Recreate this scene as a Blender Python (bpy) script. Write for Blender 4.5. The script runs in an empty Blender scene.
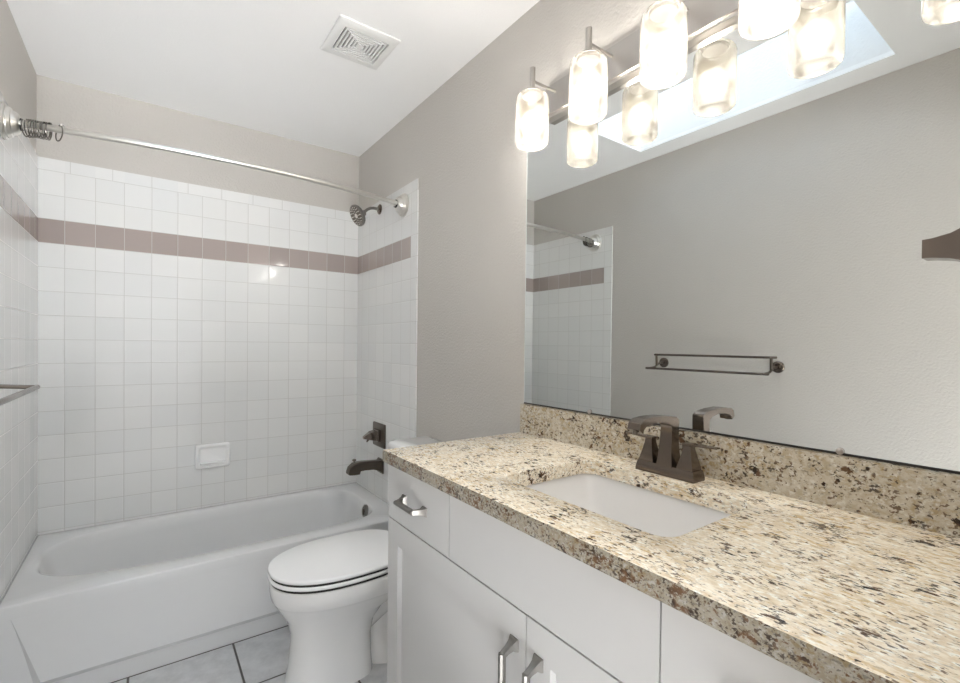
import bpy, bmesh, math, random
from mathutils import Vector, Matrix
S = bpy.context.scene
COL = S.collection
PI = math.pi
random.seed(7)

# ------------------------------------------------------------------ camera
cam_d = bpy.data.cameras.new('camera')
cam = bpy.data.objects.new('camera', cam_d)
COL.objects.link(cam)
cam_d.sensor_fit = 'HORIZONTAL'
cam_d.sensor_width = 36.0
cam_d.lens = 466.29 * 36.0 / 960.0
cam_d.shift_y = 9.163 / 960.0
cam_d.clip_start = 0.02
yaw, pit, rol = 0.6222, -0.0110, 0.0114
fw = Vector((math.sin(yaw)*math.cos(pit), math.cos(yaw)*math.cos(pit), math.sin(pit)))
rt = Vector((math.cos(yaw), -math.sin(yaw), 0.0))
up = rt.cross(fw)
r2 = rt*math.cos(rol) + up*math.sin(rol)
u2 = -rt*math.sin(rol) + up*math.cos(rol)
mw = Matrix((r2, u2, -fw)).transposed().to_4x4()
mw.translation = Vector((-1.1065, -2.8838, 1.2492))
cam.matrix_world = mw
S.camera = cam

# ------------------------------------------------------------------ world, sun, exposure
world = bpy.data.worlds.new('daylight_and_uplight')
S.world = world
world.use_nodes = True
wn, wl = world.node_tree.nodes, world.node_tree.links
wn.clear()
w_out = wn.new('ShaderNodeOutputWorld')
w_bg = wn.new('ShaderNodeBackground')
w_tc = wn.new('ShaderNodeTexCoord')
w_sep = wn.new('ShaderNodeSeparateXYZ')
w_rmp = wn.new('ShaderNodeValToRGB')
wl.new(w_tc.outputs['Generated'], w_sep.inputs[0])
w_map = wn.new('ShaderNodeMath'); w_map.operation = 'MULTIPLY_ADD'      # direction z from -1..1 to 0..1
wl.new(w_sep.outputs['Z'], w_map.inputs[0]); w_map.inputs[1].default_value = 0.5; w_map.inputs[2].default_value = 0.5
wl.new(w_map.outputs[0], w_rmp.inputs[0])
def wcol(pos, v, c):
    e = w_rmp.color_ramp.elements.new(pos); e.color = (v*c[0], v*c[1], v*c[2], 1)
w_rmp.color_ramp.elements[0].position = 0.0; w_rmp.color_ramp.elements[0].color = (0.12, 0.12, 0.12, 1)    # below the horizon; the bright band here is added to light the ceiling
wcol(0.17, 0.15, (1.0, 1.0, 1.0)); wcol(0.25, 0.73, (0.97, 0.985, 1.0)); wcol(0.33, 1.32, (0.97, 0.985, 1.0)); wcol(0.375, 0.08, (1.0, 1.0, 1.0)); wcol(0.50, 0.08, (0.97, 0.985, 1.0)); wcol(0.66, 0.08, (0.92, 0.96, 1.0))
w_rmp.color_ramp.elements[-1].position = 0.80; w_rmp.color_ramp.elements[-1].color = (0.135, 0.16, 0.19, 1)
wl.new(w_rmp.outputs[0], w_bg.inputs[0])
w_bg.inputs[1].default_value = 9.0
wl.new(w_bg.outputs[0], w_out.inputs[0])

sun_d = bpy.data.lights.new('sun', 'SUN')
sun = bpy.data.objects.new('sun', sun_d)
COL.objects.link(sun)
sun_d.energy = 0.55
sun_d.angle = 0.02
sun_d.color = (1.0, 0.96, 0.9)
sun.rotation_euler = Vector((-0.49, 0.31, -0.44)).to_track_quat('-Z', 'Y').to_euler()
sun.location = (3, -4, 6)

LAMP_W = 3.6
S.view_settings.view_transform = 'Standard'
S.view_settings.look = 'None'
S.view_settings.gamma = 1.0
S.view_settings.use_curve_mapping = False
S.view_settings.exposure = 1.33
S.cycles.max_bounces = 14
S.cycles.diffuse_bounces = 8
S.cycles.glossy_bounces = 6
S.cycles.transparent_max_bounces = 16
S.cycles.sample_clamp_indirect = 30.0
S.cycles.caustics_refractive = False

# ------------------------------------------------------------------ node helpers
class NT:
    def __init__(s, name):
        s.m = bpy.data.materials.new(name); s.m.use_nodes = True
        s.n = s.m.node_tree.nodes; s.l = s.m.node_tree.links
        s.b = s.n['Principled BSDF']; s.out = s.n['Material Output']
    def new(s, t): return s.n.new(t)
    def put(s, sock, v):
        if hasattr(v, 'is_output') or isinstance(v, bpy.types.NodeSocket): s.l.new(v, sock)
        else: sock.default_value = v
    def math(s, op, a, b=0.0, clamp=False):
        n = s.new('ShaderNodeMath'); n.operation = op; n.use_clamp = clamp
        s.put(n.inputs[0], a); s.put(n.inputs[1], b); return n.outputs[0]
    def step(s, x, a, b):
        n = s.new('ShaderNodeMapRange'); n.interpolation_type = 'SMOOTHSTEP'; n.clamp = True
        s.put(n.inputs['Value'], x); n.inputs['From Min'].default_value = a; n.inputs['From Max'].default_value = b
        return n.outputs['Result']
    def mix(s, f, a, b, blend='MIX'):
        n = s.new('ShaderNodeMix'); n.data_type = 'RGBA'; n.blend_type = blend
        s.put(n.inputs[0], f); s.put(n.inputs[6], a); s.put(n.inputs[7], b); return n.outputs[2]
    def pos(s):
        return s.new('ShaderNodeNewGeometry').outputs['Position']
    def sep(s, v):
        n = s.new('ShaderNodeSeparateXYZ'); s.l.new(v, n.inputs[0]); return n.outputs
    def comb(s, x, y, z):
        n = s.new('ShaderNodeCombineXYZ')
        for i, v in enumerate((x, y, z)): s.put(n.inputs[i], v)
        return n.outputs[0]
    def mapv(s, v, sc, rot=(0,0,0), loc=(0,0,0)):
        n = s.new('ShaderNodeMapping'); s.l.new(v, n.inputs[0])
        n.inputs['Scale'].default_value = sc; n.inputs['Rotation'].default_value = rot; n.inputs['Location'].default_value = loc
        return n.outputs[0]
    def noise(s, v, scale, detail=2.0, rough=0.5, dist=0.0):
        n = s.new('ShaderNodeTexNoise'); s.l.new(v, n.inputs['Vector'])
        n.inputs['Scale'].default_value = scale; n.inputs['Detail'].default_value = detail
        n.inputs['Roughness'].default_value = rough; n.inputs['Distortion'].default_value = dist
        return n.outputs['Fac']
    def bump(s, h, strength, dist, normal=None):
        n = s.new('ShaderNodeBump'); s.l.new(h, n.inputs['Height'])
        n.inputs['Strength'].default_value = strength; n.inputs['Distance'].default_value = dist
        if normal is not None: s.l.new(normal, n.inputs['Normal'])
        return n.outputs[0]
    def set(s, col=None, rough=None, metal=None, **k):
        if col is not None: s.put(s.b.inputs['Base Color'], col if not isinstance(col, tuple) else (*col, 1))
        if rough is not None: s.put(s.b.inputs['Roughness'], rough)
        if metal is not None: s.put(s.b.inputs['Metallic'], metal)
        for a, v in k.items(): s.put(s.b.inputs[a.replace('_', ' ')], v)

def rgb(r, g, b): return (r, g, b, 1.0)

def paint(name, col, bscale, bstr, rough=0.6):
    t = NT(name); p = t.pos()
    n1 = t.noise(p, bscale, 3.0, 0.55)
    n2 = t.noise(p, 3.0, 2.0)
    c = t.mix(n2, rgb(*[v*0.985 for v in col]), rgb(*[min(1, v*1.015) for v in col]))
    t.set(c, rough)
    t.l.new(t.bump(n1, bstr, 0.004), t.b.inputs['Normal'])
    return t.m

def plain(name, col, rough, metal=0.0, nscale=40.0, var=0.03, coat=0.0, bump=0.0):
    t = NT(name); p = t.pos()
    n1 = t.noise(p, nscale, 3.0)
    c = t.mix(n1, rgb(*[v*(1-var) for v in col]), rgb(*[min(1, v*(1+var)) for v in col]))
    t.set(c, rough, metal)
    if coat: t.set(Coat_Weight=coat, Coat_Roughness=0.05)
    if bump: t.l.new(t.bump(n1, bump, 0.002), t.b.inputs['Normal'])
    return t.m

def metal(name, col, rough, brush=(1, 1, 1), nscale=300.0):
    t = NT(name); p = t.mapv(t.pos(), brush)
    n1 = t.noise(p, nscale, 2.0)
    t.set(t.mix(n1, rgb(*[v*0.975 for v in col]), rgb(*[min(1, v*1.02) for v in col])),
          rough, 1.0)
    return t.m

P = 0.11          # tile pitch
ZT = 0.375        # where the tile courses start
def tile_mat(name, axis, u0, cap_u0, edge=None):
    t = NT(name); xyz = t.sep(t.pos())
    c = xyz[axis]; z = xyz[2]
    u = t.math('DIVIDE', t.math('SUBTRACT', c, u0), P)
    v = t.math('DIVIDE', t.math('SUBTRACT', z, ZT), P)
    uc = t.math('DIVIDE', t.math('SUBTRACT', c, cap_u0), 0.155)
    def edge_d(w):
        f = t.math('FRACT', w); return t.math('MINIMUM', f, t.math('SUBTRACT', 1.0, f))
    incap = t.math('GREATER_THAN', v, 15.0)
    eu = t.math('ADD', t.math('MULTIPLY', edge_d(u), t.math('SUBTRACT', 1.0, incap)),
                t.math('MULTIPLY', edge_d(uc), t.math('MULTIPLY', incap, 1.4)))
    ev = edge_d(v)
    e = t.math('MINIMUM', eu, ev)
    tile = t.step(e, 0.006, 0.014)
    pillow = t.step(e, 0.006, 0.045)
    acc = t.math('MULTIPLY', t.math('GREATER_THAN', v, 12.0), t.math('LESS_THAN', v, 13.0))
    if edge is not None: acc = t.math('MULTIPLY', acc, t.math('GREATER_THAN', c, edge))
    cell = t.comb(t.math('FLOOR', u), t.math('FLOOR', v), 3.3)
    wn_ = t.new('ShaderNodeTexWhiteNoise'); wn_.noise_dimensions = '3D'; t.l.new(cell, wn_.inputs['Vector'])
    white = t.mix(wn_.outputs['Value'], rgb(0.765, 0.770, 0.765), rgb(0.80, 0.80, 0.79))
    mauve = t.mix(wn_.outputs['Value'], rgb(0.385, 0.33, 0.31), rgb(0.44, 0.375, 0.352))
    body = t.mix(acc, white, mauve)
    t.set(t.mix(tile, rgb(0.56, 0.55, 0.53), body))
    t.set(rough=t.math('SUBTRACT', 0.65, t.math('MULTIPLY', tile, 0.55)))
    g = t.new('ShaderNodeNewGeometry').outputs['Normal']
    sub = t.new('ShaderNodeVectorMath'); sub.operation = 'SUBTRACT'
    t.l.new(wn_.outputs['Color'], sub.inputs[0]); sub.inputs[1].default_value = (0.5, 0.5, 0.5)
    sc = t.new('ShaderNodeVectorMath'); sc.operation = 'SCALE'; t.l.new(sub.outputs[0], sc.inputs[0]); sc.inputs['Scale'].default_value = 0.022
    ad = t.new('ShaderNodeVectorMath'); t.l.new(g, ad.inputs[0]); t.l.new(sc.outputs[0], ad.inputs[1])
    nm = t.new('ShaderNodeVectorMath'); nm.operation = 'NORMALIZE'; t.l.new(ad.outputs[0], nm.inputs[0])
    wob = t.noise(t.pos(), 9.0, 1.0)
    b1 = t.bump(wob, 0.10, 0.006, nm.outputs[0])
    t.l.new(t.bump(pillow, 0.40, 0.0012, b1), t.b.inputs['Normal'])
    return t.m

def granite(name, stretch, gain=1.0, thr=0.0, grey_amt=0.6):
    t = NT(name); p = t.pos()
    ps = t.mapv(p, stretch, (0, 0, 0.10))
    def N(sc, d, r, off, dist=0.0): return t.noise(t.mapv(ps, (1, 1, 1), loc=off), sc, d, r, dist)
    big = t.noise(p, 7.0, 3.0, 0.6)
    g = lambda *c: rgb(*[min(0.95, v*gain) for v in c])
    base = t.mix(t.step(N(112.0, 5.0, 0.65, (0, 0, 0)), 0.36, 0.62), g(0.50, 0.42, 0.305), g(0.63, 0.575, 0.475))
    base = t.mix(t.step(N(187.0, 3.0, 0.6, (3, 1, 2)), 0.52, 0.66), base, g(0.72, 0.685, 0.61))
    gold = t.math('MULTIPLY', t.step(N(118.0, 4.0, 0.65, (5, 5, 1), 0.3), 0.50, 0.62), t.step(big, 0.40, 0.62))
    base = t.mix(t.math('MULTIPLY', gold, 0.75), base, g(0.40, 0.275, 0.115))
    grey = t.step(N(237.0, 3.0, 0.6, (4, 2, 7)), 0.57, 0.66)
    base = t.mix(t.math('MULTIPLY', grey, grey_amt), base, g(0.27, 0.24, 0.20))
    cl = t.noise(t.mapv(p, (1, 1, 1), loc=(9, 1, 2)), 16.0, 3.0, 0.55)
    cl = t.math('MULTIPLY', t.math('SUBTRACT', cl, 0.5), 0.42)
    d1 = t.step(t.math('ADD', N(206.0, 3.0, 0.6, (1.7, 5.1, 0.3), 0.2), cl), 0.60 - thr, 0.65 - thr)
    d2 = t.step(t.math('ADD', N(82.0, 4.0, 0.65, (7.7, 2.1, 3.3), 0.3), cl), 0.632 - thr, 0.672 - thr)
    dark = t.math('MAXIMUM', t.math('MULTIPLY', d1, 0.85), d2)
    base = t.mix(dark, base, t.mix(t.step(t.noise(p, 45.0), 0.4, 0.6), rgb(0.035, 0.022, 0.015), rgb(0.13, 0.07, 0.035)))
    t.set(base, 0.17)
    return t.m

# ------------------------------------------------------------------ materials
M = {}
M['wall'] = paint('greige orange-peel paint', (0.550, 0.524, 0.491), 110.0, 0.60)
M['ceil'] = paint('white ceiling paint', (0.92, 0.92, 0.92), 150.0, 0.25)
M['shaft'] = paint('white shaft plaster', (0.82, 0.82, 0.82), 90.0, 0.6)
M['trimw'] = paint('white trim paint', (0.78, 0.78, 0.77), 120.0, 0.05, 0.35)
M['tile_back'] = tile_mat('tile back', 0, -0.0923, -1.083)
M['tile_right'] = tile_mat('tile right', 1, -0.733, -0.80, -0.733)
M['tile_left'] = tile_mat('tile left', 1, -0.733, -0.80, -0.733)
M['tub'] = plain('white enamel', (0.72, 0.725, 0.73), 0.16, var=0.008, coat=0.3)
M['porcelain'] = plain('white porcelain', (0.84, 0.837, 0.83), 0.10, var=0.008, coat=0.4)
M['seat'] = plain('white seat plastic', (0.93, 0.93, 0.93), 0.22, var=0.006)
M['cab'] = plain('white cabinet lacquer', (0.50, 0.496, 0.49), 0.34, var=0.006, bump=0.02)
M['gap'] = plain('dark gap', (0.03, 0.028, 0.025), 0.8)
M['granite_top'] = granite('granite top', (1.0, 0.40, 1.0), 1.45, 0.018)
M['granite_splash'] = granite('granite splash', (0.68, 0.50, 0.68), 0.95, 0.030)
M['granite_edge_shaded'] = granite('granite cut shaded edge', (1.0, 0.75, 1.0), 0.52, 0.055, 0.9)  # low gain puts the edge's shade into its colour
M['sink'] = plain('sink porcelain', (0.80, 0.79, 0.78), 0.08, var=0.006, coat=0.5)
M['bronze'] = metal('brushed bronze nickel', (0.205, 0.170, 0.147), 0.20)
M['dark_bronze'] = metal('dark bronze', (0.15, 0.128, 0.108), 0.28)
M['pull'] = metal('antique nickel pull', (0.25, 0.238, 0.222), 0.38)
M['nickel'] = metal('brushed nickel', (0.44, 0.415, 0.39), 0.30, (1, 0.05, 1))
M['satin'] = metal('satin silver', (0.74, 0.72, 0.68), 0.28)
M['hook'] = metal('steel wire', (0.27, 0.255, 0.235), 0.22)
M['chrome'] = metal('chrome', (0.82, 0.82, 0.82), 0.08)
M['rubber'] = plain('black rubber', (0.015, 0.015, 0.015), 0.5)
M['cap_shield'] = plain('dark lamp socket', (0.05, 0.045, 0.04), 0.9)
M['mirror_edge'] = plain('mirror bevel edge', (0.70, 0.74, 0.72), 0.2)
M['clear'] = plain('clear plastic clip', (0.42, 0.38, 0.35), 0.2)

t = NT('mirror silver')
t.set((0.83, 0.85, 0.835), 0.0, 1.0)
n_ = t.noise(t.pos(), 2.0, 1.0)
t.set(t.mix(n_, rgb(0.70, 0.715, 0.70), rgb(0.705, 0.72, 0.705)))
M['mirror'] = t.m

t = NT('floor tile'); p = t.pos(); x, y, z = t.sep(p)
u = t.math('DIVIDE', t.math('SUBTRACT', x, -0.808), 0.348)
v = t.math('DIVIDE', t.math('SUBTRACT', y, -1.038), 0.322)
def ed(w):
    f = t.math('FRACT', w); return t.math('MINIMUM', f, t.math('SUBTRACT', 1.0, f))
e = t.math('MINIMUM', ed(u), ed(v))
tl = t.math('MULTIPLY', t.step(e, 0.008, 0.014), t.math('LESS_THAN', y, -0.7345))     # caulk line along the tub
cl = t.noise(p, 14.0, 6.0, 0.65)
st = t.mix(t.step(cl, 0.3, 0.7), rgb(0.52, 0.525, 0.535), rgb(0.66, 0.665, 0.675))
t.set(t.mix(tl, rgb(0.085, 0.078, 0.07), st), 0.38)
t.l.new(t.bump(t.step(e, 0.006, 0.02), 0.6, 0.002), t.b.inputs['Normal'])
M['floor'] = t.m

# alabaster glass shade: lets the bulb's light through, swirled veins
t = NT('alabaster glass'); p = t.pos()
ver = t.noise(t.mapv(p, (1, 1, 0.6), (0.5, 0.4, 0)), 16.0, 4.0, 0.6, 1.6)
colr = t.mix(t.step(ver, 0.36, 0.62), rgb(0.0235, 0.0200, 0.0152), rgb(0.048, 0.0435, 0.0358))
tr = t.new('ShaderNodeBsdfTranslucent'); t.l.new(colr, tr.inputs['Color'])
df = t.new('ShaderNodeBsdfDiffuse'); t.l.new(colr, df.inputs['Color'])
gl = t.new('ShaderNodeBsdfGlossy'); gl.inputs['Roughness'].default_value = 0.15
tp = t.new('ShaderNodeBsdfTransparent'); tp.inputs['Color'].default_value = (1.0, 0.97, 0.92, 1)
m1 = t.new('ShaderNodeMixShader'); m1.inputs[0].default_value = 0.30
t.l.new(tr.outputs[0], m1.inputs[1]); t.l.new(df.outputs[0], m1.inputs[2])
m2 = t.new('ShaderNodeMixShader'); m2.inputs[0].default_value = 0.22
t.l.new(m1.outputs[0], m2.inputs[1]); t.l.new(tp.outputs[0], m2.inputs[2])
m3 = t.new('ShaderNodeMixShader'); fr = t.new('ShaderNodeFresnel'); fr.inputs[0].default_value = 1.3
t.l.new(fr.outputs[0], m3.inputs[0]); t.l.new(m2.outputs[0], m3.inputs[1]); t.l.new(gl.outputs[0], m3.inputs[2])
t.n.remove(t.b); t.l.new(m3.outputs[0], t.out.inputs[0])
M['shade'] = t.m

t = NT('bulb glow'); em = t.new('ShaderNodeEmission')
bb = t.new('ShaderNodeBlackbody'); bb.inputs[0].default_value = 6300
t.l.new(bb.outputs[0], em.inputs[0])
lw = t.new('ShaderNodeLayerWeight'); lw.inputs[0].default_value = 0.5       # frosted globe: dimmer towards its limb
t.l.new(t.math('MULTIPLY', t.math('POWER', t.math('SUBTRACT', 1.0, lw.outputs['Facing']), 3.0), 2.4), em.inputs[1])
tp = t.new('ShaderNodeBsdfTransparent'); ad = t.new('ShaderNodeAddShader')
t.l.new(em.outputs[0], ad.inputs[0]); t.l.new(tp.outputs[0], ad.inputs[1])
t.n.remove(t.b); t.l.new(ad.outputs[0], t.out.inputs[0])
M['bulb'] = t.m

t = NT('skylight glazing')
tp = t.new('ShaderNodeBsdfTransparent'); tp.inputs[0].default_value = (0.95, 0.97, 0.98, 1)
gl = t.new('ShaderNodeBsdfGlossy'); gl.inputs['Roughness'].default_value = 0.02
mx = t.new('ShaderNodeMixShader'); mx.inputs[0].default_value = 0.05
t.l.new(tp.outputs[0], mx.inputs[1]); t.l.new(gl.outputs[0], mx.inputs[2])
t.n.remove(t.b); t.l.new(mx.outputs[0], t.out.inputs[0])
M['glazing'] = t.m

# ------------------------------------------------------------------ mesh helpers
def link(name, bm, mat, parent=None, smooth=True, ang=35.0, bevel=0.0, seg=2):
    if bevel:
        es = [e for e in bm.edges if len(e.link_faces) == 2 and e.calc_face_angle(0) > math.radians(40)]
        bmesh.ops.bevel(bm, geom=es, offset=bevel, segments=seg, profile=0.6, affect='EDGES', clamp_overlap=True)
    bmesh.ops.recalc_face_normals(bm, faces=bm.faces)
    me = bpy.data.meshes.new(name); bm.to_mesh(me); bm.free()
    o = bpy.data.objects.new(name, me); COL.objects.link(o)
    me.materials.append(mat)
    if smooth:
        me.shade_smooth()
        me.set_sharp_from_angle(angle=math.radians(ang))
    if parent is not None:
        o.parent = parent
        o.matrix_parent_inverse = parent.matrix_basis.inverted()
    return o
def thing(name, label, cat, loc=(0, 0, 0), group=None):
    o = bpy.data.objects.new(name, None); COL.objects.link(o); o.location = loc
    o.empty_display_size = 0.05
    return tag(o, label, cat, group)
def tag(o, label, cat, group=None):
    o['label'] = label; o['category'] = cat
    if group: o['group'] = group
    return o
def struct(name, bm, mat, bevel=0.0, label=None):
    o = link(name, bm, mat, None, smooth=bool(bevel), bevel=bevel); o['kind'] = 'structure'
    if label: o['label'] = label
    return o
def B(): return bmesh.new()
def box(bm, x0, x1, y0, y1, z0, z1):
    x0, x1 = sorted((x0, x1)); y0, y1 = sorted((y0, y1)); z0, z1 = sorted((z0, z1))
    v = [bm.verts.new(c) for c in ((x0,y0,z0),(x1,y0,z0),(x1,y1,z0),(x0,y1,z0),(x0,y0,z1),(x1,y0,z1),(x1,y1,z1),(x0,y1,z1))]
    for f in ((0,3,2,1),(4,5,6,7),(0,1,5,4),(1,2,6,5),(2,3,7,6),(3,0,4,7)): bm.faces.new([v[i] for i in f])
    return bm
def loft(bm, secs, cap0=True, cap1=True):
    rows = [[bm.verts.new(c) for c in s] for s in secs]
    n = len(rows[0])
    for a, b in zip(rows, rows[1:]):
        for i in range(n):
            j = (i+1) % n
            bm.faces.new((a[i], a[j], b[j], b[i]))
    if cap0: bm.faces.new(rows[0][::-1])
    if cap1: bm.faces.new(rows[-1])
    return bm
def frame_dirs(d):
    d = d.normalized()
    a = Vector((0, 0, 1)) if abs(d.z) < 0.9 else Vector((1, 0, 0))
    u = d.cross(a).normalized(); return u, d.cross(u).normalized()
def tube(bm, pts, r, n=12, caps=True, radii=None):
    pts = [Vector(p) for p in pts]; secs = []
    t0 = (pts[1]-pts[0]).normalized(); u, _ = frame_dirs(t0)
    for i, p in enumerate(pts):
        if i == 0: d = pts[1]-pts[0]
        elif i == len(pts)-1: d = pts[-1]-pts[-2]
        else: d = (pts[i+1]-pts[i]).normalized() + (pts[i]-pts[i-1]).normalized()
        d.normalize()
        u = (u - d*u.dot(d)).normalized(); w = d.cross(u)
        rr = radii[i] if radii else r
        secs.append([p + (u*math.cos(2*PI*k/n) + w*math.sin(2*PI*k/n))*rr for k in range(n)])
    return loft(bm, secs, caps, caps)
def lathe(bm, prof, origin, axis, n=32, cap0=True, cap1=True):
    """prof: list of (distance along axis, radius)"""
    o = Vector(origin); a = Vector(axis).normalized(); u, w = frame_dirs(a)
    secs = [[o + a*h + (u*math.cos(2*PI*k/n) + w*math.sin(2*PI*k/n))*max(r, 1e-4) for k in range(n)] for h, r in prof]
    return loft(bm, secs, cap0, cap1)
def rrect(cx, cy, hx, hy, r, n=6):
    pts = []
    for sx, sy, a0 in ((1, 1, 0), (-1, 1, 90), (-1, -1, 180), (1, -1, 270)):
        for k in range(n+1):
            a = math.radians(a0 + 90.0*k/n)
            pts.append((cx + sx*(hx-r) + r*math.cos(a), cy + sy*(hy-r) + r*math.sin(a)))
    return pts
def prism(bm, pts, f0, f1):
    return loft(bm, [[f0(*p) for p in pts], [f1(*p) for p in pts]])

W = 1.503       # room width; right wall x=0, left wall x=-W, back wall y=0
H = 2.447
YN = -2.845     # near wall (bathroom side)
YH = -5.2       # how far the hall behind the doorway is built

# ------------------------------------------------------------------ structure
bm = B(); box(bm, -W-0.12, 0.0, YN-0.25, 0.0, -0.08, 0.0); struct('floor', bm, M['floor'])
# ceiling with the skylight opening
SX0, SX1, SY0, SY1 = -1.362, -0.868, -2.312, -1.117
bm = B()
for (a, b, c, d) in ((-3.4, SX0, YH, 0.1), (SX1, 0.12, YH, 0.1), (SX0, SX1, YH, SY0), (SX0, SX1, SY1, 0.1)):
    box(bm, a, b, c, d, H, H+0.02)
struct('ceiling', bm, M['ceil'])
bm = B(); box(bm, -W-0.12, 0.12, 0.006, 0.12, 0, H); struct('wall_back', bm, M['wall'])
bm = B(); box(bm, 0.0, 0.12, YH, 0.006, 0, H); struct('wall_right', bm, M['wall'])
bm = B(); box(bm, -W-0.12, -W-0.006, YN-0.12, 0.006, 0, H); struct('wall_left', bm, M['wall'])
bm = B()
box(bm, -0.66, 0.0, YN-0.12, YN, 0, H); box(bm, -W-0.006, -1.46, YN-0.12, YN, 0, H); box(bm, -1.46, -0.66, YN-0.12, YN, 2.05, H)
struct('wall_near', bm, M['wall'])
bm = B(); box(bm, -1.72, -1.60, -3.95, YN-0.121, 0, H-0.001); struct('hall_light_blocker', bm, M['wall'])  # unseen wall, added to keep doorway light off the cabinet
bm = B()
box(bm, -0.675, -0.66, YN-0.12, YN, 0, 2.05); box(bm, -1.46, -1.445, YN-0.12, YN, 0, 2.05); box(bm, -1.445, -0.675, YN-0.12, YN, 2.035, 2.05)
struct('trim_1', bm, M['trimw'])
# skylight shaft and glazed frame
SH = H + 0.46
bm = B()
box(bm, SX0-0.02, SX0, SY0-0.02, SY1+0.02, H+0.02, SH); box(bm, SX1, SX1+0.02, SY0-0.02, SY1+0.02, H+0.02, SH)
box(bm, SX0, SX1, SY0-0.02, SY0, H+0.02, SH); box(bm, SX0, SX1, SY1, SY1+0.02, H+0.02, SH)
struct('trim_2', bm, M['shaft'])
bm = B(); box(bm, SX0-0.02, SX1+0.02, SY0-0.02, SY1+0.02, SH+0.001, SH+0.007); struct('window_1', bm, M['glazing'])
# tiled surround
bm = B(); box(bm, -W, 0.0, 0.0, 0.006, 0.30, 2.08); struct('trim_3', bm, M['tile_back'])
bm = B(); box(bm, -0.006, 0.0, -0.80, -0.0005, 0.0, 2.08); struct('trim_4', bm, M['tile_right'], bevel=0.003)
bm = B(); box(bm, -W-0.006, -W, -0.80, -0.0005, 0.0, 2.08); struct('trim_5', bm, M['tile_left'], bevel=0.003)
bm = B(); box(bm, -0.014, 0.0, -1.60, -0.802, 0.0, 0.085); struct('baseboard_right', bm, M['trimw'], bevel=0.003)
bm = B(); box(bm, -W-0.006, -W+0.008, YN+0.001, -0.802, 0.0, 0.085); struct('baseboard_left', bm, M['trimw'], bevel=0.003)

# ------------------------------------------------------------------ bathtub
tub = thing('bathtub', 'white alcove bathtub with wide rim beneath the tiled surround', 'bathtub', (-0.75, -0.37, 0))
TX0, TX1, TY0, TY1, TZ = -W+0.0003, -0.0063, -0.728, -0.0003, 0.366
NN = 128
def tub_open(k, ins, xl, xr):
    # opening outline, big round left end, tighter right end
    a = 2*PI*k/NN
    c, s = math.cos(a), math.sin(a)
    cx = -0.62; cy = -0.340
    hy = 0.293 - ins
    hx = (xr-cx) if c > 0 else (cx-xl)
    ex = 4.6 if c > 0 else 3.3
    r = (abs(c)**ex + abs(s)**ex) ** (-1.0/ex)
    return (cx + hx*r*c, cy + hy*r*s)
def rect_pt(x, y):
    cx, cy = -0.62, -0.34
    dx, dy = x-cx, y-cy
    ts = []
    if dx > 1e-9: ts.append((TX1-cx)/dx)
    if dx < -1e-9: ts.append((TX0-cx)/dx)
    if dy > 1e-9: ts.append((TY1-cy)/dy)
    if dy < -1e-9: ts.append((TY0-cy)/dy)
    s_ = min(ts); return [cx+dx*s_, cy+dy*s_]
outer = [rect_pt(*tub_open(k, 0, -1.447, -0.105)) for k in range(NN)]
for cxy in ((TX0,TY0),(TX1,TY0),(TX0,TY1),(TX1,TY1)):
    i = min(range(NN), key=lambda q: (outer[q][0]-cxy[0])**2+(outer[q][1]-cxy[1])**2); outer[i] = list(cxy)
def ring(ins, xl, xr, z): return [(*tub_open(k, ins, xl, xr), z) for k in range(NN)]
def shr(d, z): return [(min(max(x, TX0+d), TX1-d), min(max(y, TY0+d), TY1-d), z) for x, y in outer]
bm = B()
secs = [shr(0.0, 0.318), shr(0.0, TZ-0.007), shr(0.002, TZ-0.002), shr(0.007, TZ),
        ring(-0.012, -1.459, -0.093, TZ), ring(-0.004, -1.451, -0.101, TZ-0.003), ring(0.002, -1.445, -0.107, TZ-0.012),
        ring(0.012, -1.43, -0.115, 0.31), ring(0.028, -1.375, -0.128, 0.20), ring(0.05, -1.31, -0.145, 0.11),
        ring(0.075, -1.25, -0.17, 0.075), ring(0.12, -1.17, -0.22, 0.062)]
loft(bm, secs, False, True)
link('basin', bm, M['tub'], tub, ang=50)
# apron: flat skirt with a trapezoid panel that swells outwards towards the floor
bm = B()
box(bm, TX0, TX1, -0.7272, -0.690, 0.0, 0.33)
link('apron', bm, M['tub'], tub)
bm = B()
A = [(-1.468, 0.318), (-0.040, 0.318), (-0.105, 0.090), (-1.392, 0.090)]
top_y, bot_y = -0.7285, -0.750
NS = 24
front, back = [], []
rows = []
for j in range(9):
    f = j/8.0
    z = 0.318 + (0.090-0.318)*f
    xa = A[0][0] + (A[3][0]-A[0][0])*f; xb = A[1][0] + (A[2][0]-A[1][0])*f
    y = top_y + (bot_y-top_y)*(f**1.3)
    rows.append((z, xa, xb, y))
secs = []
for z, xa, xb, y in rows:
    g = (-0.7270-y)*1.05
    secs.append([(xa-g, -0.7265, z), (xa, y, z), (xb, y, z), (xb+g, -0.7265, z)])
z, xa, xb, y = rows[-1]
secs.append([(xa-0.022, -0.7265, z-0.024), (xa-0.020, -0.7275, z-0.024), (xb+0.020, -0.7275, z-0.024), (xb+0.022, -0.7265, z-0.024)])
loft(bm, secs)
link('apron_panel', bm, M['tub'], tub, ang=25)
bm = B()
lathe(bm, [(-0.004, 0.037), (0.004, 0.037), (0.009, 0.031), (0.010, 0.024), (0.007, 0.020), (0.007, 0.001)], (-0.115, -0.43, 0.324), (-1, 0, 0.12), 32)
ov = link('overflow_plate', bm, M['pull'], tub)
bm = B(); lathe(bm, [(0.006, 0.007), (0.016, 0.006), (0.018, 0.001)], (-0.115, -0.43, 0.324), (-1, 0, 0.12), 16)
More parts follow.
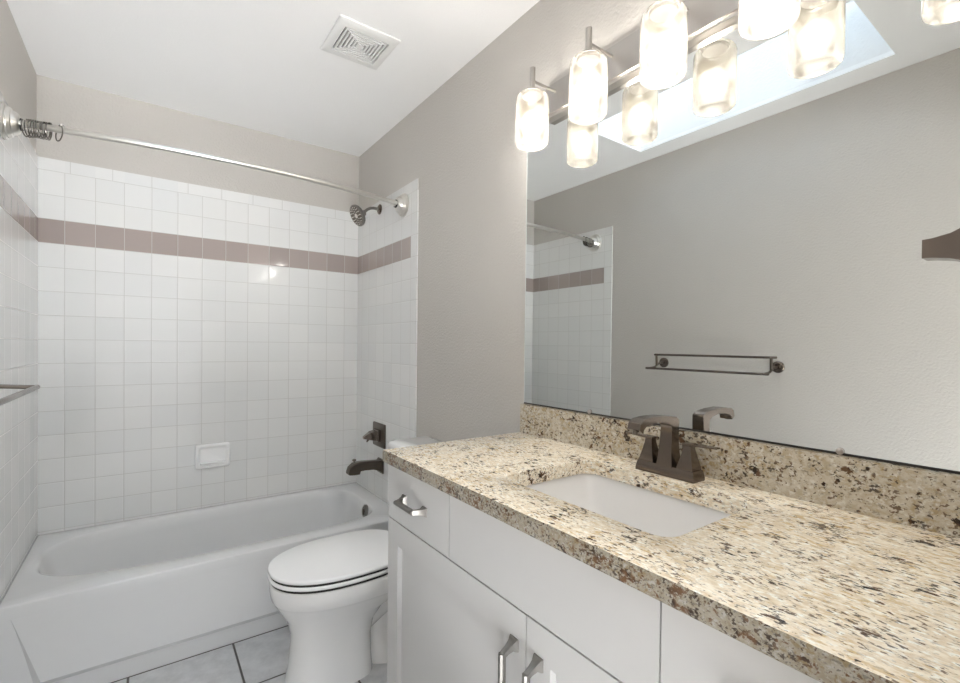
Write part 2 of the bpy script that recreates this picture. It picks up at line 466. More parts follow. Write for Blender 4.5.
box(bm, -0.131, -0.122, -0.434, -0.426, 0.308, 0.340)
link('overflow_lever', bm, M['dark_bronze'], ov)

# ------------------------------------------------------------------ soap dish
sd = thing('soap_dish', 'white ceramic soap dish on the tiled back wall above the tub', 'soap dish', (-0.81, -0.003, 0.64))
bm = B()
cx, cz = -0.8095, 0.640
def sdr(hx, hz, r, y): return [(px, y, pz) for px, pz in rrect(cx, cz, hx, hz, r)]
loft(bm, [sdr(0.083, 0.065, 0.014, 0.0), sdr(0.083, 0.065, 0.014, -0.012), sdr(0.080, 0.062, 0.014, -0.020), sdr(0.074, 0.056, 0.012, -0.022),
          sdr(0.066, 0.048, 0.010, -0.019), sdr(0.061, 0.043, 0.010, -0.007), sdr(0.055, 0.037, 0.008, -0.004)])
link('dish_body', bm, M['seat'], sd, ang=60)
bm = B()
loft(bm, [[(cx-0.060, y, z) for y, z in ((-0.004, 0.600), (-0.032, 0.598), (-0.034, 0.606), (-0.028, 0.606), (-0.004, 0.608))],
          [(cx+0.060, y, z) for y, z in ((-0.004, 0.600), (-0.032, 0.598), (-0.034, 0.606), (-0.028, 0.606), (-0.004, 0.608))]])
link('dish_lip', bm, M['seat'], sd, bevel=0.002)

# ------------------------------------------------------------------ toilet
TCY = -1.122
toi = thing('toilet', 'white two-piece toilet with closed lid between tub and vanity', 'toilet', (-0.45, TCY, 0))
def egg(xf, xb, hw, z, n=64, cx=None, pw=2.3, pb=3.0):
    cx = cx if cx is not None else xb + (xf-xb)*0.45
    out = []
    for k in range(n):
        a = 2*PI*k/n; c, s = math.cos(a), math.sin(a)
        e = pb if c > 0 else pw
        r = (abs(c)**e + abs(s)**e) ** (-1/e)
        hx = (xb-cx) if c > 0 else (cx-xf)
        out.append((cx + hx*r*c, TCY + hw*r*s, z))
    return out
bm = B()
loft(bm, [egg(-0.690, -0.385, 0.112, 0.0, pw=2.6, pb=4), egg(-0.690, -0.385, 0.110, 0.02, pw=2.6, pb=4), egg(-0.680, -0.388, 0.104, 0.06, pw=2.6, pb=4),
          egg(-0.673, -0.390, 0.101, 0.15, pw=2.5, pb=4), egg(-0.675, -0.375, 0.104, 0.20, pw=2.4, pb=3.6), egg(-0.690, -0.33, 0.122, 0.25), egg(-0.716, -0.25, 0.150, 0.290),
          egg(-0.732, -0.21, 0.167, 0.318), egg(-0.737, -0.20, 0.174, 0.328), egg(-0.741, -0.20, 0.180, 0.335), egg(-0.745, -0.20, 0.184, 0.360), egg(-0.746, -0.20, 0.185, 0.388),
          egg(-0.743, -0.205, 0.182, 0.396), egg(-0.731, -0.21, 0.172, 0.399)])
link('bowl', bm, M['porcelain'], toi, ang=60)
bm = B()      # narrow rear foot behind the pedestal
loft(bm, [egg(-0.40, -0.11, 0.095, 0.0, pb=4), egg(-0.40, -0.11, 0.092, 0.05, pb=4), egg(-0.40, -0.13, 0.070, 0.085), egg(-0.40, -0.17, 0.062, 0.20), egg(-0.42, -0.19, 0.080, 0.30)])
link('rear_foot', bm, M['porcelain'], toi, ang=60)
bm = B()
tube(bm, [(-0.50, TCY, 0.11), (-0.42, TCY, 0.19), (-0.33, TCY, 0.255), (-0.25, TCY, 0.24), (-0.215, TCY, 0.16), (-0.21, TCY, 0.05)], 0.08, 20, radii=[0.05, 0.075, 0.088, 0.085, 0.08, 0.075])
link('trapway', bm, M['porcelain'], toi, ang=60)
bm = B(); box(bm, -0.235, -0.02, TCY-0.115, TCY+0.115, 0.30, 0.416)
link('tank_shelf', bm, M['porcelain'], toi, bevel=0.02, seg=4)
def slab(z0, z1, xf, xb, hw, rnd):
    b = B()
    loft(b, [egg(xf+rnd, xb-rnd, hw-rnd, z0), egg(xf, xb, hw, z0+rnd*0.8), egg(xf, xb, hw, z1-rnd), egg(xf+rnd*0.35, xb-rnd*0.35, hw-rnd*0.35, z1-rnd*0.35), egg(xf+rnd*1.3, xb-rnd*1.3, hw-rnd*1.3, z1)])
    return b
link('seat', slab(0.4060, 0.4200, -0.751, -0.255, 0.186, 0.004), M['seat'], toi, ang=70)
bm = slab(0.4260, 0.4425, -0.750, -0.235, 0.185, 0.005)
link('lid', bm, M['seat'], toi, ang=70)
bm = B()
bm.free()
for s in (-1, 1):
    bm = B(); lathe(bm, [(-0.03, 0.010), (0.03, 0.010)], (-0.235, TCY+s*0.07, 0.428), (0, 1, 0), 16)
    link('hinge', bm, M['seat'], toi)
bm = B(); loft(bm, [egg(-0.745, -0.26, 0.181, 0.3985), egg(-0.745, -0.26, 0.181, 0.4270)])
link('seat_gap', bm, M['gap'], toi)
def tank_sec(z, xf, bow, hy):
    pts = []
    for px, py in rrect((xf-0.016)/2, TCY, abs(xf+0.016)/2, hy, 0.03, 5): pts.append((px, py, z))
    out = []
    for x, y, zz in pts:
        f = (y-TCY)/hy
        if x < (xf-0.016)/2: x -= bow*(1-f*f)
        out.append((x, y, zz))
    return out
bm = B(); loft(bm, [tank_sec(0.417, -0.175, 0.02, 0.190), tank_sec(0.45, -0.185, 0.022, 0.198), tank_sec(0.772, -0.198, 0.024, 0.206)])
link('tank', bm, M['porcelain'], toi, ang=50)
bm = B(); loft(bm, [tank_sec(0.7725, -0.205, 0.024, 0.209), tank_sec(0.779, -0.209, 0.025, 0.213), tank_sec(0.802, -0.209, 0.025, 0.213), tank_sec(0.811, -0.202, 0.025, 0.206), tank_sec(0.814, -0.19, 0.02, 0.19)])
link('tank_lid', bm, M['porcelain'], toi, ang=60)

# ------------------------------------------------------------------ vanity cabinet
VX = -0.525; VY0 = -1.621; VY1 = YN+0.001
van = thing('vanity_cabinet', 'white shaker vanity cabinet under the granite countertop', 'vanity', (-0.27, -2.23, 0))
bm = B()
box(bm, -0.503, -0.001, VY1, VY1+0.018, 0.10, 0.904); box(bm, -0.503, -0.001, VY0-0.018, VY0, 0.0, 0.904)
box(bm, -0.503, -0.001, VY1+0.018, VY0-0.018, 0.10, 0.118)
box(bm, -0.012, -0.001, VY1+0.018, VY0-0.018, 0.118, 0.904)
box(bm, -0.44, -0.425, VY1, VY0-0.018, 0.0, 0.10)
for (y0, y1, z0, z1) in ((VY1, VY0, 0.88, 0.904), (VY1, VY0, 0.725, 0.76), (-1.975, -1.940, 0.76, 0.88), (-2.53, -2.49, 0.76, 0.88), (-2.25, -2.21, 0.118, 0.725), (VY1, VY1+0.03, 0.118, 0.9), (VY0-0.03, VY0, 0.0, 0.9)):
    box(bm, -0.5035, -0.484, y0, y1, z0, z1)
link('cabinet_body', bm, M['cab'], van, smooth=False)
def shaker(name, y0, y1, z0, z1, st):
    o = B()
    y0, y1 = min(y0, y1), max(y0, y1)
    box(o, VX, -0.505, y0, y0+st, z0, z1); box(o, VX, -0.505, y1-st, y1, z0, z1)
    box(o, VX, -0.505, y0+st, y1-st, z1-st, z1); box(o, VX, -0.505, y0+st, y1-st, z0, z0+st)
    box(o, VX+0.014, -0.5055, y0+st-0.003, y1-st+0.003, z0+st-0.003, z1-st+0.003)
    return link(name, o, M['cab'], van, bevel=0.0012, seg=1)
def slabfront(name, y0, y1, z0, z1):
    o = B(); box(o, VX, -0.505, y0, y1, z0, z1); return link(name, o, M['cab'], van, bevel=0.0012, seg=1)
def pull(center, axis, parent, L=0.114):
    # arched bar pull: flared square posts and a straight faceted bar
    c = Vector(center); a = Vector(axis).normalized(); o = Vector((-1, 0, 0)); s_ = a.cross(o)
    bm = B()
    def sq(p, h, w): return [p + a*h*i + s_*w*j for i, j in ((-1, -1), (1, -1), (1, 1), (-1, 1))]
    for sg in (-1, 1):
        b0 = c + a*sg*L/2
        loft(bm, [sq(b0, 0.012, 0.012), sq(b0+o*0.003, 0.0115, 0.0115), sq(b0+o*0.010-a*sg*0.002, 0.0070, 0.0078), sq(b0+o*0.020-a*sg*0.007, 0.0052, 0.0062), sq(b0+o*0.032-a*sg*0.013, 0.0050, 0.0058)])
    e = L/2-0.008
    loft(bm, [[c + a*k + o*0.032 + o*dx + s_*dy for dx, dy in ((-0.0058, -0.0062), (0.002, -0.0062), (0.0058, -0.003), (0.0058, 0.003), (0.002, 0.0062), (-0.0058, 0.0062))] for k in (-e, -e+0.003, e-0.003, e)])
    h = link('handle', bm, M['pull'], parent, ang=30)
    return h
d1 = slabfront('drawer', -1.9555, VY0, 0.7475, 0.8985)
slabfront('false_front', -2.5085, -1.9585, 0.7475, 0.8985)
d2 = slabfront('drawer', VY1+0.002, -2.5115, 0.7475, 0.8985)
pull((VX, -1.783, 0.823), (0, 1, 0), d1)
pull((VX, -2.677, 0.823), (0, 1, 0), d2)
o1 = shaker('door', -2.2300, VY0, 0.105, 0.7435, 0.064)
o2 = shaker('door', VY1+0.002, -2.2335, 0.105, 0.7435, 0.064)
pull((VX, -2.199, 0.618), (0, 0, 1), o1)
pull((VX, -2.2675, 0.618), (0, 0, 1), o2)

# ------------------------------------------------------------------ countertop with sink cut-out and backsplash
CT = 0.942; CB = 0.906; CXF = -0.542; CY0 = -1.614; CY1 = YN+0.0005
ctop = thing('countertop', 'speckled beige granite countertop with backsplash on the vanity', 'countertop', (-0.27, -2.23, CB))
SKX0, SKX1, SKY0, SKY1 = -0.427, -0.122, -2.458, -2.024
bm = B()
hole = rrect((SKX0+SKX1)/2, (SKY0+SKY1)/2, (SKX1-SKX0)/2, (SKY1-SKY0)/2, 0.035, 8)
cxh, cyh = (SKX0+SKX1)/2, (SKY0+SKY1)/2
outp = []
for x, y in hole:
    dx, dy = x-cxh, y-cyh; ts = []
    if dx > 0: ts.append((-0.001-cxh)/dx)
    if dx < 0: ts.append((CXF-cxh)/dx)
    if dy > 0: ts.append((CY0-cyh)/dy)
    if dy < 0: ts.append((CY1-cyh)/dy)
    s_ = min(ts); outp.append([cxh+dx*s_, cyh+dy*s_])
for c in ((-0.001, CY0), (CXF, CY0), (CXF, CY1), (-0.001, CY1)):
    i = min(range(len(outp)), key=lambda q: (outp[q][0]-c[0])**2+(outp[q][1]-c[1])**2); outp[i] = list(c)
def cl(d, z): return [(min(max(x, CXF+d), -0.001), min(max(y, CY1), CY0-d), z) for x, y in outp]
def hl(d, z):
    return [(x + (cxh-x)*d, y+(cyh-y)*d, z) for x, y in hole]
secs = [hl(0.0, CB), cl(0.002, CB), cl(0.0, CB+0.003), cl(0.0, CT-0.004), cl(0.0012, CT-0.0012), cl(0.004, CT), hl(-0.012, CT), hl(-0.003, CT-0.001), hl(0.0, CT-0.004), hl(0.0, CB)]
rows = [[bm.verts.new(c) for c in s] for s in secs[:-1]]
rows.append(rows[0])
n = len(hole)
for a, b in zip(rows, rows[1:]):
    for i in range(n):
        j = (i+1) % n; bm.faces.new((a[i], a[j], b[j], b[i]))
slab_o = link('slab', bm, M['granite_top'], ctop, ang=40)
slab_o.data.materials.append(M['granite_edge_shaded'])          # the sawn edge cuts across the grain; its colour also carries top-light shade
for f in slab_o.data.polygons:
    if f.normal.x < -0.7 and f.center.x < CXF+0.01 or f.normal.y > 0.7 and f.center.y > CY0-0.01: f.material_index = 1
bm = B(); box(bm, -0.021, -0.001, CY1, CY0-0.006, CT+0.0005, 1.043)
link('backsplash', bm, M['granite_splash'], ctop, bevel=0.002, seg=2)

# ------------------------------------------------------------------ undermount sink
snk = thing('sink', 'white rectangular undermount sink set in the granite countertop', 'sink', (cxh, cyh, 0.76))
def sk(hx, hy, r, z): return [(px, py, z) for px, py in rrect(cxh, cyh, hx, hy, r, 8)]
hx, hy = (SKX1-SKX0)/2, (SKY1-SKY0)/2
bm = B()
loft(bm, [sk(hx+0.022, hy+0.022, 0.05, CB-0.001), sk(hx+0.006, hy+0.006, 0.04, CB-0.001), sk(hx+0.003, hy+0.003, 0.04, CB-0.006), sk(hx-0.006, hy-0.010, 0.042, 0.86),
          sk(hx-0.018, hy-0.030, 0.046, 0.80), sk(hx-0.030, hy-0.050, 0.05, 0.778), sk(hx-0.060, hy-0.085, 0.05, 0.766), sk(0.035, 0.035, 0.03, 0.758), sk(0.022, 0.022, 0.0215, 0.757)], False, True)
link('basin', bm, M['sink'], snk, ang=50)
bm = B(); lathe(bm, [(0.0, 0.030), (0.003, 0.029), (0.004, 0.022), (0.001, 0.018), (0.004, 0.015), (0.006, 0.001)], (cxh, cyh, 0.7585), (0, 0, 1), 24)
link('drain', bm, M['bronze'], snk)

# ------------------------------------------------------------------ basin faucet
FX, FY, FZ = -0.076, -2.237, CT+0.0005
fau = thing('faucet', 'bronze two-handle centerset faucet with flat lever handles behind the sink', 'faucet', (FX, FY, FZ))
def rc(cx, cy, hx, hy, z): return [(cx-hx, cy-hy, z), (cx+hx, cy-hy, z), (cx+hx, cy+hy, z), (cx-hx, cy+hy, z)]
bm = B(); loft(bm, [rc(FX, FY, 0.0245, 0.0765, FZ), rc(FX, FY, 0.0245, 0.0765, FZ+0.007), rc(FX, FY, 0.0215, 0.0735, FZ+0.022), rc(FX, FY, 0.020, 0.072, FZ+0.0245)])
link('base_plate', bm, M['bronze'], fau, bevel=0.0012)
# spout: tapering column sweeping into a flat forward arm
bm = B()
secs = []
for dx, dz, hx_, hy_ in ((0.0, 0.022, 0.0215, 0.0205), (0.0, 0.045, 0.0185, 0.0180), (0.0, 0.072, 0.0160, 0.0160), (0.001, 0.097, 0.0148, 0.0152), (0.002, 0.114, 0.0145, 0.0150)):
    secs.append(rc(FX+dx, FY, hx_, hy_, FZ+dz))
z1 = FZ
for (xb, zb, xt, zt, hw) in ((-0.0150, 0.121, 0.0165, 0.133, 0.0150), (-0.026, 0.128, 0.004, 0.141, 0.0150), (-0.058, 0.1335, -0.042, 0.1465, 0.0150), (-0.092, 0.1325, -0.090, 0.1475, 0.0155), (-0.116, 0.1275, -0.122, 0.1445, 0.016), (-0.125, 0.121, -0.136, 0.136, 0.0165), (-0.127, 0.113, -0.1405, 0.122, 0.0165)):
    secs.append([(FX+xb, FY-hw, z1+zb), (FX+xt, FY-hw, z1+zt), (FX+xt, FY+hw, z1+zt), (FX+xb, FY+hw, z1+zb)])
loft(bm, secs)
sp = link('spout', bm, M['bronze'], fau, bevel=0.0015, ang=28)
bm = B(); lathe(bm, [(-0.005, 0.006), (0.004, 0.006)], (FX-0.1335, FY, z1+0.1165), (0, 0, 1), 20); link('aerator', bm, M['dark_bronze'], sp)
for s in (-1, 1):
    cy = FY + s*0.0510
    bm = B(); loft(bm, [rc(FX, cy, 0.0195, 0.0195, FZ+0.0235), rc(FX, cy, 0.0195, 0.0195, FZ+0.028), rc(FX, cy, 0.0145, 0.0145, FZ+0.048), rc(FX, cy, 0.0098, 0.0098, FZ+0.070), rc(FX, cy, 0.0092, 0.0092, FZ+0.079)])
    h = link('handle', bm, M['bronze'], fau, bevel=0.001)
    bm = B()
    loft(bm, [[(FX+a, cy+s*yy, FZ+zz) for a, zz in ((-hw, z0), (hw, z0), (hw, z0+th), (-hw, z0+th))] for yy, hw, z0, th in
              ((-0.011, 0.0105, 0.0795, 0.005), (0.010, 0.0105, 0.0800, 0.005), (0.045, 0.009, 0.0815, 0.004), (0.068, 0.0085, 0.083, 0.003))])
    link('lever', bm, M['bronze'], h, bevel=0.0008, seg=1)

# ------------------------------------------------------------------ mirror
MY0, MY1, MZ0, MZ1 = YN+0.004, -1.620, 1.0485, 1.998
mir = thing('mirror', 'large frameless wall mirror above the granite backsplash', 'mirror', (0, -2.23, MZ0))
bm = B(); box(bm, -0.004, -0.001, MY0, MY1-0.003, MZ0, MZ1); link('mirror_glass', bm, M['mirror'], mir, smooth=False)
bm = B(); box(bm, -0.0045, -0.001, MY1-0.0028, MY1, MZ0, MZ1); link('mirror_edge', bm, M['mirror_edge'], mir, smooth=False)
bm = B(); box(bm, -0.004, -0.001, MY0, MY1, 1.0435, MZ0-0.0003); link('mirror_channel', bm, M['gap'], mir, smooth=False)
for yy in (-1.925, -2.557):
    bm = B(); lathe(bm, [(0, 0.0065), (0.003, 0.0065), (0.006, 0.004), (0.007, 0.001)], (-0.0047, yy, 1.0510), (-1, 0, 0), 20)
    link('clip', bm, M['clear'], mir)

# ------------------------------------------------------------------ vanity light
LX = -0.12; LYS = [-1.775-0.229*k for k in range(5)]
vl = thing('vanity_light', 'brushed nickel five-lamp vanity light bar with alabaster shades above the mirror', 'light fixture', (0, -2.233, 2.05))
bm = B(); box(bm, -0.022, -0.0005, -2.733, -1.733, 2.0, 2.112)
link('backplate', bm, M['nickel'], vl, bevel=0.002)
bm = B(); box(bm, -0.028, -0.0225, -2.733, -1.733, 2.0, 2.006); box(bm, -0.028, -0.0225, -2.733, -1.733, 2.014, 2.017)
link('plate_lip', bm, M['nickel'], vl, bevel=0.001)
for ly in LYS:
    bm = B(); tube(bm, [(LX, ly, 2.083), (-0.021, ly, 2.083)], 0.0042, 10);
    link('arm', bm, M['nickel'], vl)
    bm = B(); lathe(bm, [(0.0, 0.0350), (0.002, 0.0360), (0.007, 0.032), (0.011, 0.022), (0.013, 0.0095), (0.014, 0.0090), (0.083, 0.0090), (0.084, 0.008)], (LX, ly, 2.040), (0, 0, 1), 28)
    link('stem', bm, M['nickel'], vl)
    bm = B(); lathe(bm, [(0.0, 0.030), (0.004, 0.033), (0.006, 0.033)], (LX, ly, 2.033), (0, 0, 1), 24); link('cap_shield', bm, M['cap_shield'], vl)  # dark disc added to cover the bright glare of the cap underside
    bm = B()
    lathe(bm, [(0.161, 0.004), (0.161, 0.034), (0.160, 0.040), (0.156, 0.046), (0.150, 0.050), (0.142, 0.052), (0.11, 0.0525), (0.08, 0.0525), (0.03, 0.0525), (0.012, 0.0523), (0.005, 0.0505), (0.001, 0.046), (0.0, 0.042), (0.003, 0.036), (0.004, 0.004)], (LX, ly, 1.880), (0, 0, 1), 40)
    shd = link('lamp_shade', bm, M['shade'], vl, ang=80)
    bm = B(); lathe(bm, [(0.046-0.046*math.cos(PI*k/14), max(0.0005, 0.041*math.sin(PI*k/14))) for k in range(15)], (LX, ly, 1.900), (0, 0, 1), 28)
    link('bulb', bm, M['bulb'], shd)
    ld = bpy.data.lights.new('lamp_light', 'POINT'); ld.energy = LAMP_W; ld.shadow_soft_size = 0.028; ld.color = (1.0, 0.995, 0.985)
    ld.cycles.use_multiple_importance_sampling = False
    lo = bpy.data.objects.new('lamp_light', ld); COL.objects.link(lo); lo.location = (LX, ly, 1.950)
    lo.parent = vl; lo.matrix_parent_inverse = vl.matrix_basis.inverted()

# ------------------------------------------------------------------ shower rod and hooks
RZ = lambda x: 1.981 - 0.010*(x/W)*1.0 + 0.0
RY = lambda x: -0.648 - 0.095*max(0.0, 1-((x+0.7515)/0.7455)**2)
rod = thing('shower_rod', 'curved satin silver shower curtain rod spanning the tub alcove', 'shower rod', (-0.75, -0.65, 1.98))
def RP(x): return Vector((x, RY(x), RZ(x)))
bm = B(); xs = [-W+0.045 + (W-0.045-0.055)*k/48 for k in range(49)]
tube(bm, [RP(x) for x in xs], 0.0115, 16)
link('pole', bm, M['satin'], rod)
for nm, o_, ax in (('right', (-0.0064, RY(-0.006), RZ(-0.006)), RP(-0.08)-RP(-0.006)), ('left', (-W+0.0004, RY(-W+0.006), RZ(-W)), RP(-W+0.08)-RP(-W+0.006))):
    ax = Vector((1 if nm == 'left' else -1, 0, 0))
    bm = B(); lathe(bm, [(0.0, 0.060), (0.006, 0.061), (0.010, 0.058), (0.012, 0.052), (0.016, 0.052), (0.024, 0.047), (0.026, 0.041), (0.034, 0.038), (0.042, 0.032), (0.044, 0.026), (0.044, 0.012)], o_, ax, 36)
    fl = link('flange', bm, M['satin'], rod, ang=30)
    bm = B(); lathe(bm, [(0.0442, 0.021), (0.050, 0.020)], o_, ax, 24); link('rubber_washer', bm, M['rubber'], fl)
    bm = B(); lathe(bm, [(0.0502, 0.0145), (0.056, 0.0140), (0.058, 0.012)], o_, ax, 24); link('collar', bm, M['satin'], fl)
def hook_mesh():
    bm = B(); pts = []
    for k in range(25):
        a = math.radians(100 - 320*k/24)
        rr = 0.0260
        pts.append((0.006*math.sin(a*0.5), rr*math.cos(a), -0.0115 + rr*1.12*math.sin(a)))
    tube(bm, pts, 0.0020, 8)
    tube(bm, [(0.0, -0.004, 0.0155), (0.0015, 0.0, 0.0172), (0.0, 0.006, 0.0150)], 0.0034, 8)
    return bm
hook_x = [-1.4395+0.0074*k for k in range(9)] + [-1.352]
posn = ['tight against the left rod flange', 'second from the left rod flange', 'third from the left rod flange', 'fourth from the left rod flange', 'fifth from the left rod flange', 'sixth from the left rod flange', 'seventh from the left rod flange', 'eighth from the left rod flange', 'last of the tight bunch beside the loose one']
h0 = None
for k, hx_ in enumerate(hook_x):
    if h0 is None: h = h0 = link('curtain_hook', hook_mesh(), M['hook'])
    else: h = h0.copy(); COL.objects.link(h)
    c = RP(hx_)
    h.location = (c.x, c.y, c.z)
    last = k == len(hook_x)-1
    h.rotation_euler = (random.uniform(-0.22, 0.22), 0.0, random.uniform(-0.08, 0.08) + (0.70 if last else 0.0) - 0.12)
    tag(h, 'loose metal curtain hook hanging open, apart from the bunch on the rod' if last else 'metal shower curtain hook on the rod, ' + posn[k], 'curtain hook', 'shower curtain hooks on the rod')

# ------------------------------------------------------------------ shower head, valve, tub spout
sh = thing('shower_sprayer', 'round brushed nickel shower head on a bent arm above the tub', 'shower', (-0.007, -0.34, 2.03))
bm = B(); lathe(bm, [(0, 0.029), (0.004, 0.029), (0.009, 0.022), (0.012, 0.012)], (-0.0064, -0.34, 2.03), (-1, 0, 0), 28); link('flange', bm, M['bronze'], sh)
bm = B(); pts = [(-0.008, -0.34, 2.030), (-0.045, -0.34, 2.031), (-0.065, -0.34, 2.027), (-0.082, -0.34, 2.017), (-0.108, -0.34, 1.993)]
tube(bm, pts, 0.0085, 14); link('arm', bm, M['pull'], sh)
bm = B(); ax = Vector((-0.62, 0.0, -0.60)).normalized(); ax = Vector((-0.84, -0.10, -0.46)).normalized()
lathe(bm, [(-0.016, 0.010), (-0.010, 0.016), (0.004, 0.018), (0.014, 0.030), (0.026, 0.054), (0.034, 0.060), (0.044, 0.061), (0.047, 0.058)], (-0.108, -0.34, 1.990), ax, 36)
hd = link('head', bm, M['pull'], sh)
bm = B(); o_ = Vector((-0.108, -0.34, 1.990)) + ax*0.0468
lathe(bm, [(0, 0.053), (0.0012, 0.052)], o_, ax, 32); 
face = link('spray_face', bm, M['dark_bronze'], hd)
bm = B(); u_, w_ = frame_dirs(ax)
lathe(bm, [(0.001, 0.014), (0.003, 0.012)], o_, ax, 16)
for rr, nn in ((0.024, 8), (0.037, 12), (0.047, 16)):
    for k in range(nn):
        a = 2*PI*k/nn
        lathe(bm, [(0.001, 0.0036), (0.0035, 0.0024)], o_ + (u_*math.cos(a) + w_*math.sin(a))*rr, ax, 8)
link('nozzles', bm, M['satin'], face)

va = thing('shower_valve', 'bronze shower valve with tapered handle on rectangular plate above the tub spout', 'shower valve', (-0.007, -0.365, 0.73))
bm = B()
def esc(h, r, x): return [(x, py, pz) for py, pz in rrect(-0.365, 0.727, h, h*0.82, r)]
loft(bm, [esc(0.084, 0.006, -0.0064), esc(0.084, 0.006, -0.011), esc(0.078, 0.006, -0.0155)])
link('escutcheon', bm, M['dark_bronze'], va, ang=30)
bm = B()
def sqx(x, h, w, y=-0.365, z=0.727): return [(x, y-w, z-h), (x, y+w, z-h), (x, y+w, z+h), (x, y-w, z+h)]
loft(bm, [sqx(-0.0158, 0.033, 0.035), sqx(-0.030, 0.032, 0.034), sqx(-0.034, 0.027, 0.029), sqx(-0.062, 0.023, 0.025), sqx(-0.066, 0.022, 0.019), sqx(-0.102, 0.008, 0.009, -0.365, 0.721), sqx(-0.106, 0.006, 0.007, -0.365, 0.720)])
hv = link('handle', bm, M['bronze'], va, bevel=0.002)
bm = B(); loft(bm, [sqx(-0.070, 0.006, 0.006, -0.365, 0.712), sqx(-0.082, 0.005, 0.006, -0.365, 0.699), sqx(-0.085, 0.004, 0.005, -0.365, 0.697)]); link('lever', bm, M['bronze'], hv, bevel=0.001)

ts = thing('tub_spout', 'dark bronze tub spout with diverter knob below the shower valve', 'tub spout', (-0.007, -0.387, 0.56))
bm = B()
loft(bm, [[(x, -0.387+dy, z) for dy, z in ((-w, zb), (w, zb), (w, zt-0.006), (w-0.007, zt), (-w+0.007, zt), (-w, zt-0.006))] for x, zb, zt, w in
          ((-0.0064, 0.515, 0.595, 0.038), (-0.014, 0.515, 0.595, 0.038), (-0.0145, 0.524, 0.588, 0.032), (-0.03, 0.533, 0.587, 0.028), (-0.06, 0.543, 0.590, 0.025), (-0.11, 0.546, 0.594, 0.024), (-0.136, 0.545, 0.595, 0.024), (-0.141, 0.528, 0.595, 0.024), (-0.172, 0.528, 0.590, 0.024), (-0.196, 0.530, 0.572, 0.023), (-0.203, 0.534, 0.552, 0.022))])
tb = link('spout_body', bm, M['dark_bronze'], ts, bevel=0.002, ang=28)
bm = B(); lathe(bm, [(0, 0.005), (0.012, 0.005), (0.013, 0.011), (0.020, 0.011), (0.022, 0.008)], (-0.165, -0.387, 0.589), (0, 0, 1), 16); link('diverter_knob', bm, M['dark_bronze'], ts)

# ------------------------------------------------------------------ towel rack on the left wall (seen in the mirror, bar end seen directly)
WX = -W-0.006
tr_ = thing('towel_rack', 'dark nickel double towel bar on the left wall reflected in the mirror', 'towel rack', (WX, -1.52, 1.157))
for yy in (-1.205, -1.845):
    bm = B(); lathe(bm, [(0, 0.030), (0.006, 0.030), (0.012, 0.024), (0.014, 0.013), (0.016, 0.012)], (WX+0.0004, yy, 1.157), (1, 0, 0), 28); link('flange', bm, M['bronze'], tr_)
    bm = B(); tube(bm, [(WX+0.014, yy, 1.157), (-1.455, yy, 1.154), (-1.430, yy, 1.141), (-1.410, yy, 1.1310), (-1.340, yy, 1.1262)], 0.0058, 14); link('arm', bm, M['dark_bronze'], tr_)
    bm = B(); tube(bm, [(-1.432, yy, 1.142), (-1.428, yy, 1.206)], 0.0070, 12)
    link('upright', bm, M['dark_bronze'], tr_)
for xx, zz, ya, yb in ((-1.340, 1.126, -1.192, -1.872), (-1.428, 1.206, -1.190, -1.87)):
    bm = B(); tube(bm, [(xx, ya, zz), (xx, ya-0.004, zz), (xx, yb+0.004, zz), (xx, yb, zz)], 0.0065, 14, radii=[0.005, 0.0065, 0.0065, 0.005])
    link('towel_bar', bm, M['bronze'], tr_)

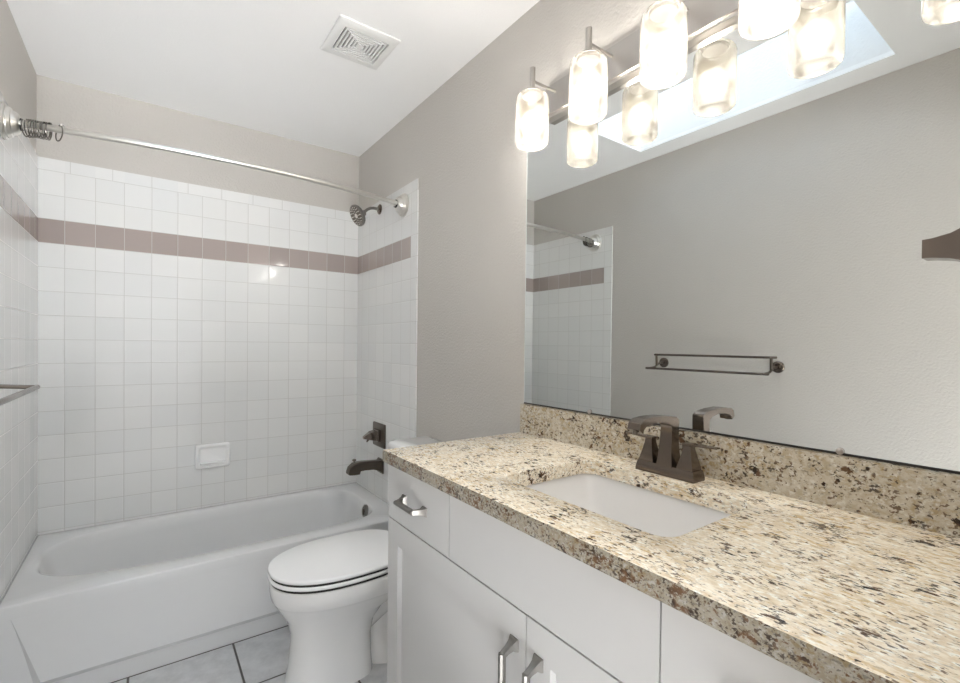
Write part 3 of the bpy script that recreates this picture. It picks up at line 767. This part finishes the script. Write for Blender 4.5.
# ------------------------------------------------------------------ robe hook on the near wall beside the mirror
rh = thing('robe_hook', 'bronze tapered wall hook jutting in from the right edge before the mirror', 'wall hook', (-0.335, YN, 1.374))
def sqy(y, hx_, hz, z=1.371): return [(-0.335-hx_, y, z-hz), (-0.335+hx_, y, z-hz), (-0.335+hx_, y, z+hz), (-0.335-hx_, y, z+hz)]
bm = B(); loft(bm, [sqy(YN+0.0005, 0.032, 0.032), sqy(YN+0.007, 0.032, 0.032), sqy(YN+0.010, 0.028, 0.028)]); link('mount_plate', bm, M['bronze'], rh, bevel=0.0015)
bm = B(); loft(bm, [sqy(YN+0.0102, 0.030, 0.031), sqy(YN+0.04, 0.029, 0.030), sqy(YN+0.058, 0.026, 0.026), sqy(YN+0.084, 0.017, 0.0145), sqy(YN+0.100, 0.0145, 0.0115), sqy(YN+0.109, 0.014, 0.011)]); link('post', bm, M['bronze'], rh, bevel=0.003, seg=3)

# ------------------------------------------------------------------ ceiling exhaust vent
vx, vy = -0.415, -1.074
ve = thing('ceiling_vent', 'square white exhaust fan grille on the ceiling', 'vent', (vx, vy, H))
def cv(h, k, z): return [(vx+a*h, vy+b*k, z) for a, b in ((-1, -1), (1, -1), (1, 1), (-1, 1))]
bm = B()
hx_, hy_ = 0.120, 0.120
gx, gy = 0.086, 0.080
loft(bm, [cv(hx_, hy_, H-0.0005), cv(hx_, hy_, H-0.006), cv(hx_-0.012, hy_-0.012, H-0.012), cv(gx+0.002, gy+0.002, H-0.012), cv(gx+0.002, gy+0.002, H-0.0008)])
link('cover_plate', bm, M['trimw'], ve, bevel=0.0)
bm = B(); box(bm, vx-gx, vx+gx, vy-gy, vy+gy, H-0.003, H-0.0009); link('grille_recess', bm, M['gap'], ve, smooth=False)
NR = 6
for k in range(NR):
    a0 = gx*(1-k/ (NR+0.35)) - 0.0042; b0 = gy*(1-k/(NR+0.35)) - 0.0042
    a1, b1 = a0-0.0078, b0-0.0074
    bm = B()
    if k < NR-1:
        for q in (0,):
            box(bm, vx-a0, vx+a0, vy-b0, vy-b1, H-0.012, H-0.0032); box(bm, vx-a0, vx+a0, vy+b1, vy+b0, H-0.012, H-0.0032)
            box(bm, vx-a0, vx-a1, vy-b1, vy+b1, H-0.012, H-0.0032); box(bm, vx+a1, vx+a0, vy-b1, vy+b1, H-0.012, H-0.0032)
    else:
        box(bm, vx-a0, vx+a0, vy-b0, vy+b0, H-0.012, H-0.0032)
    link('louver', bm, M['trimw'], ve, smooth=False)
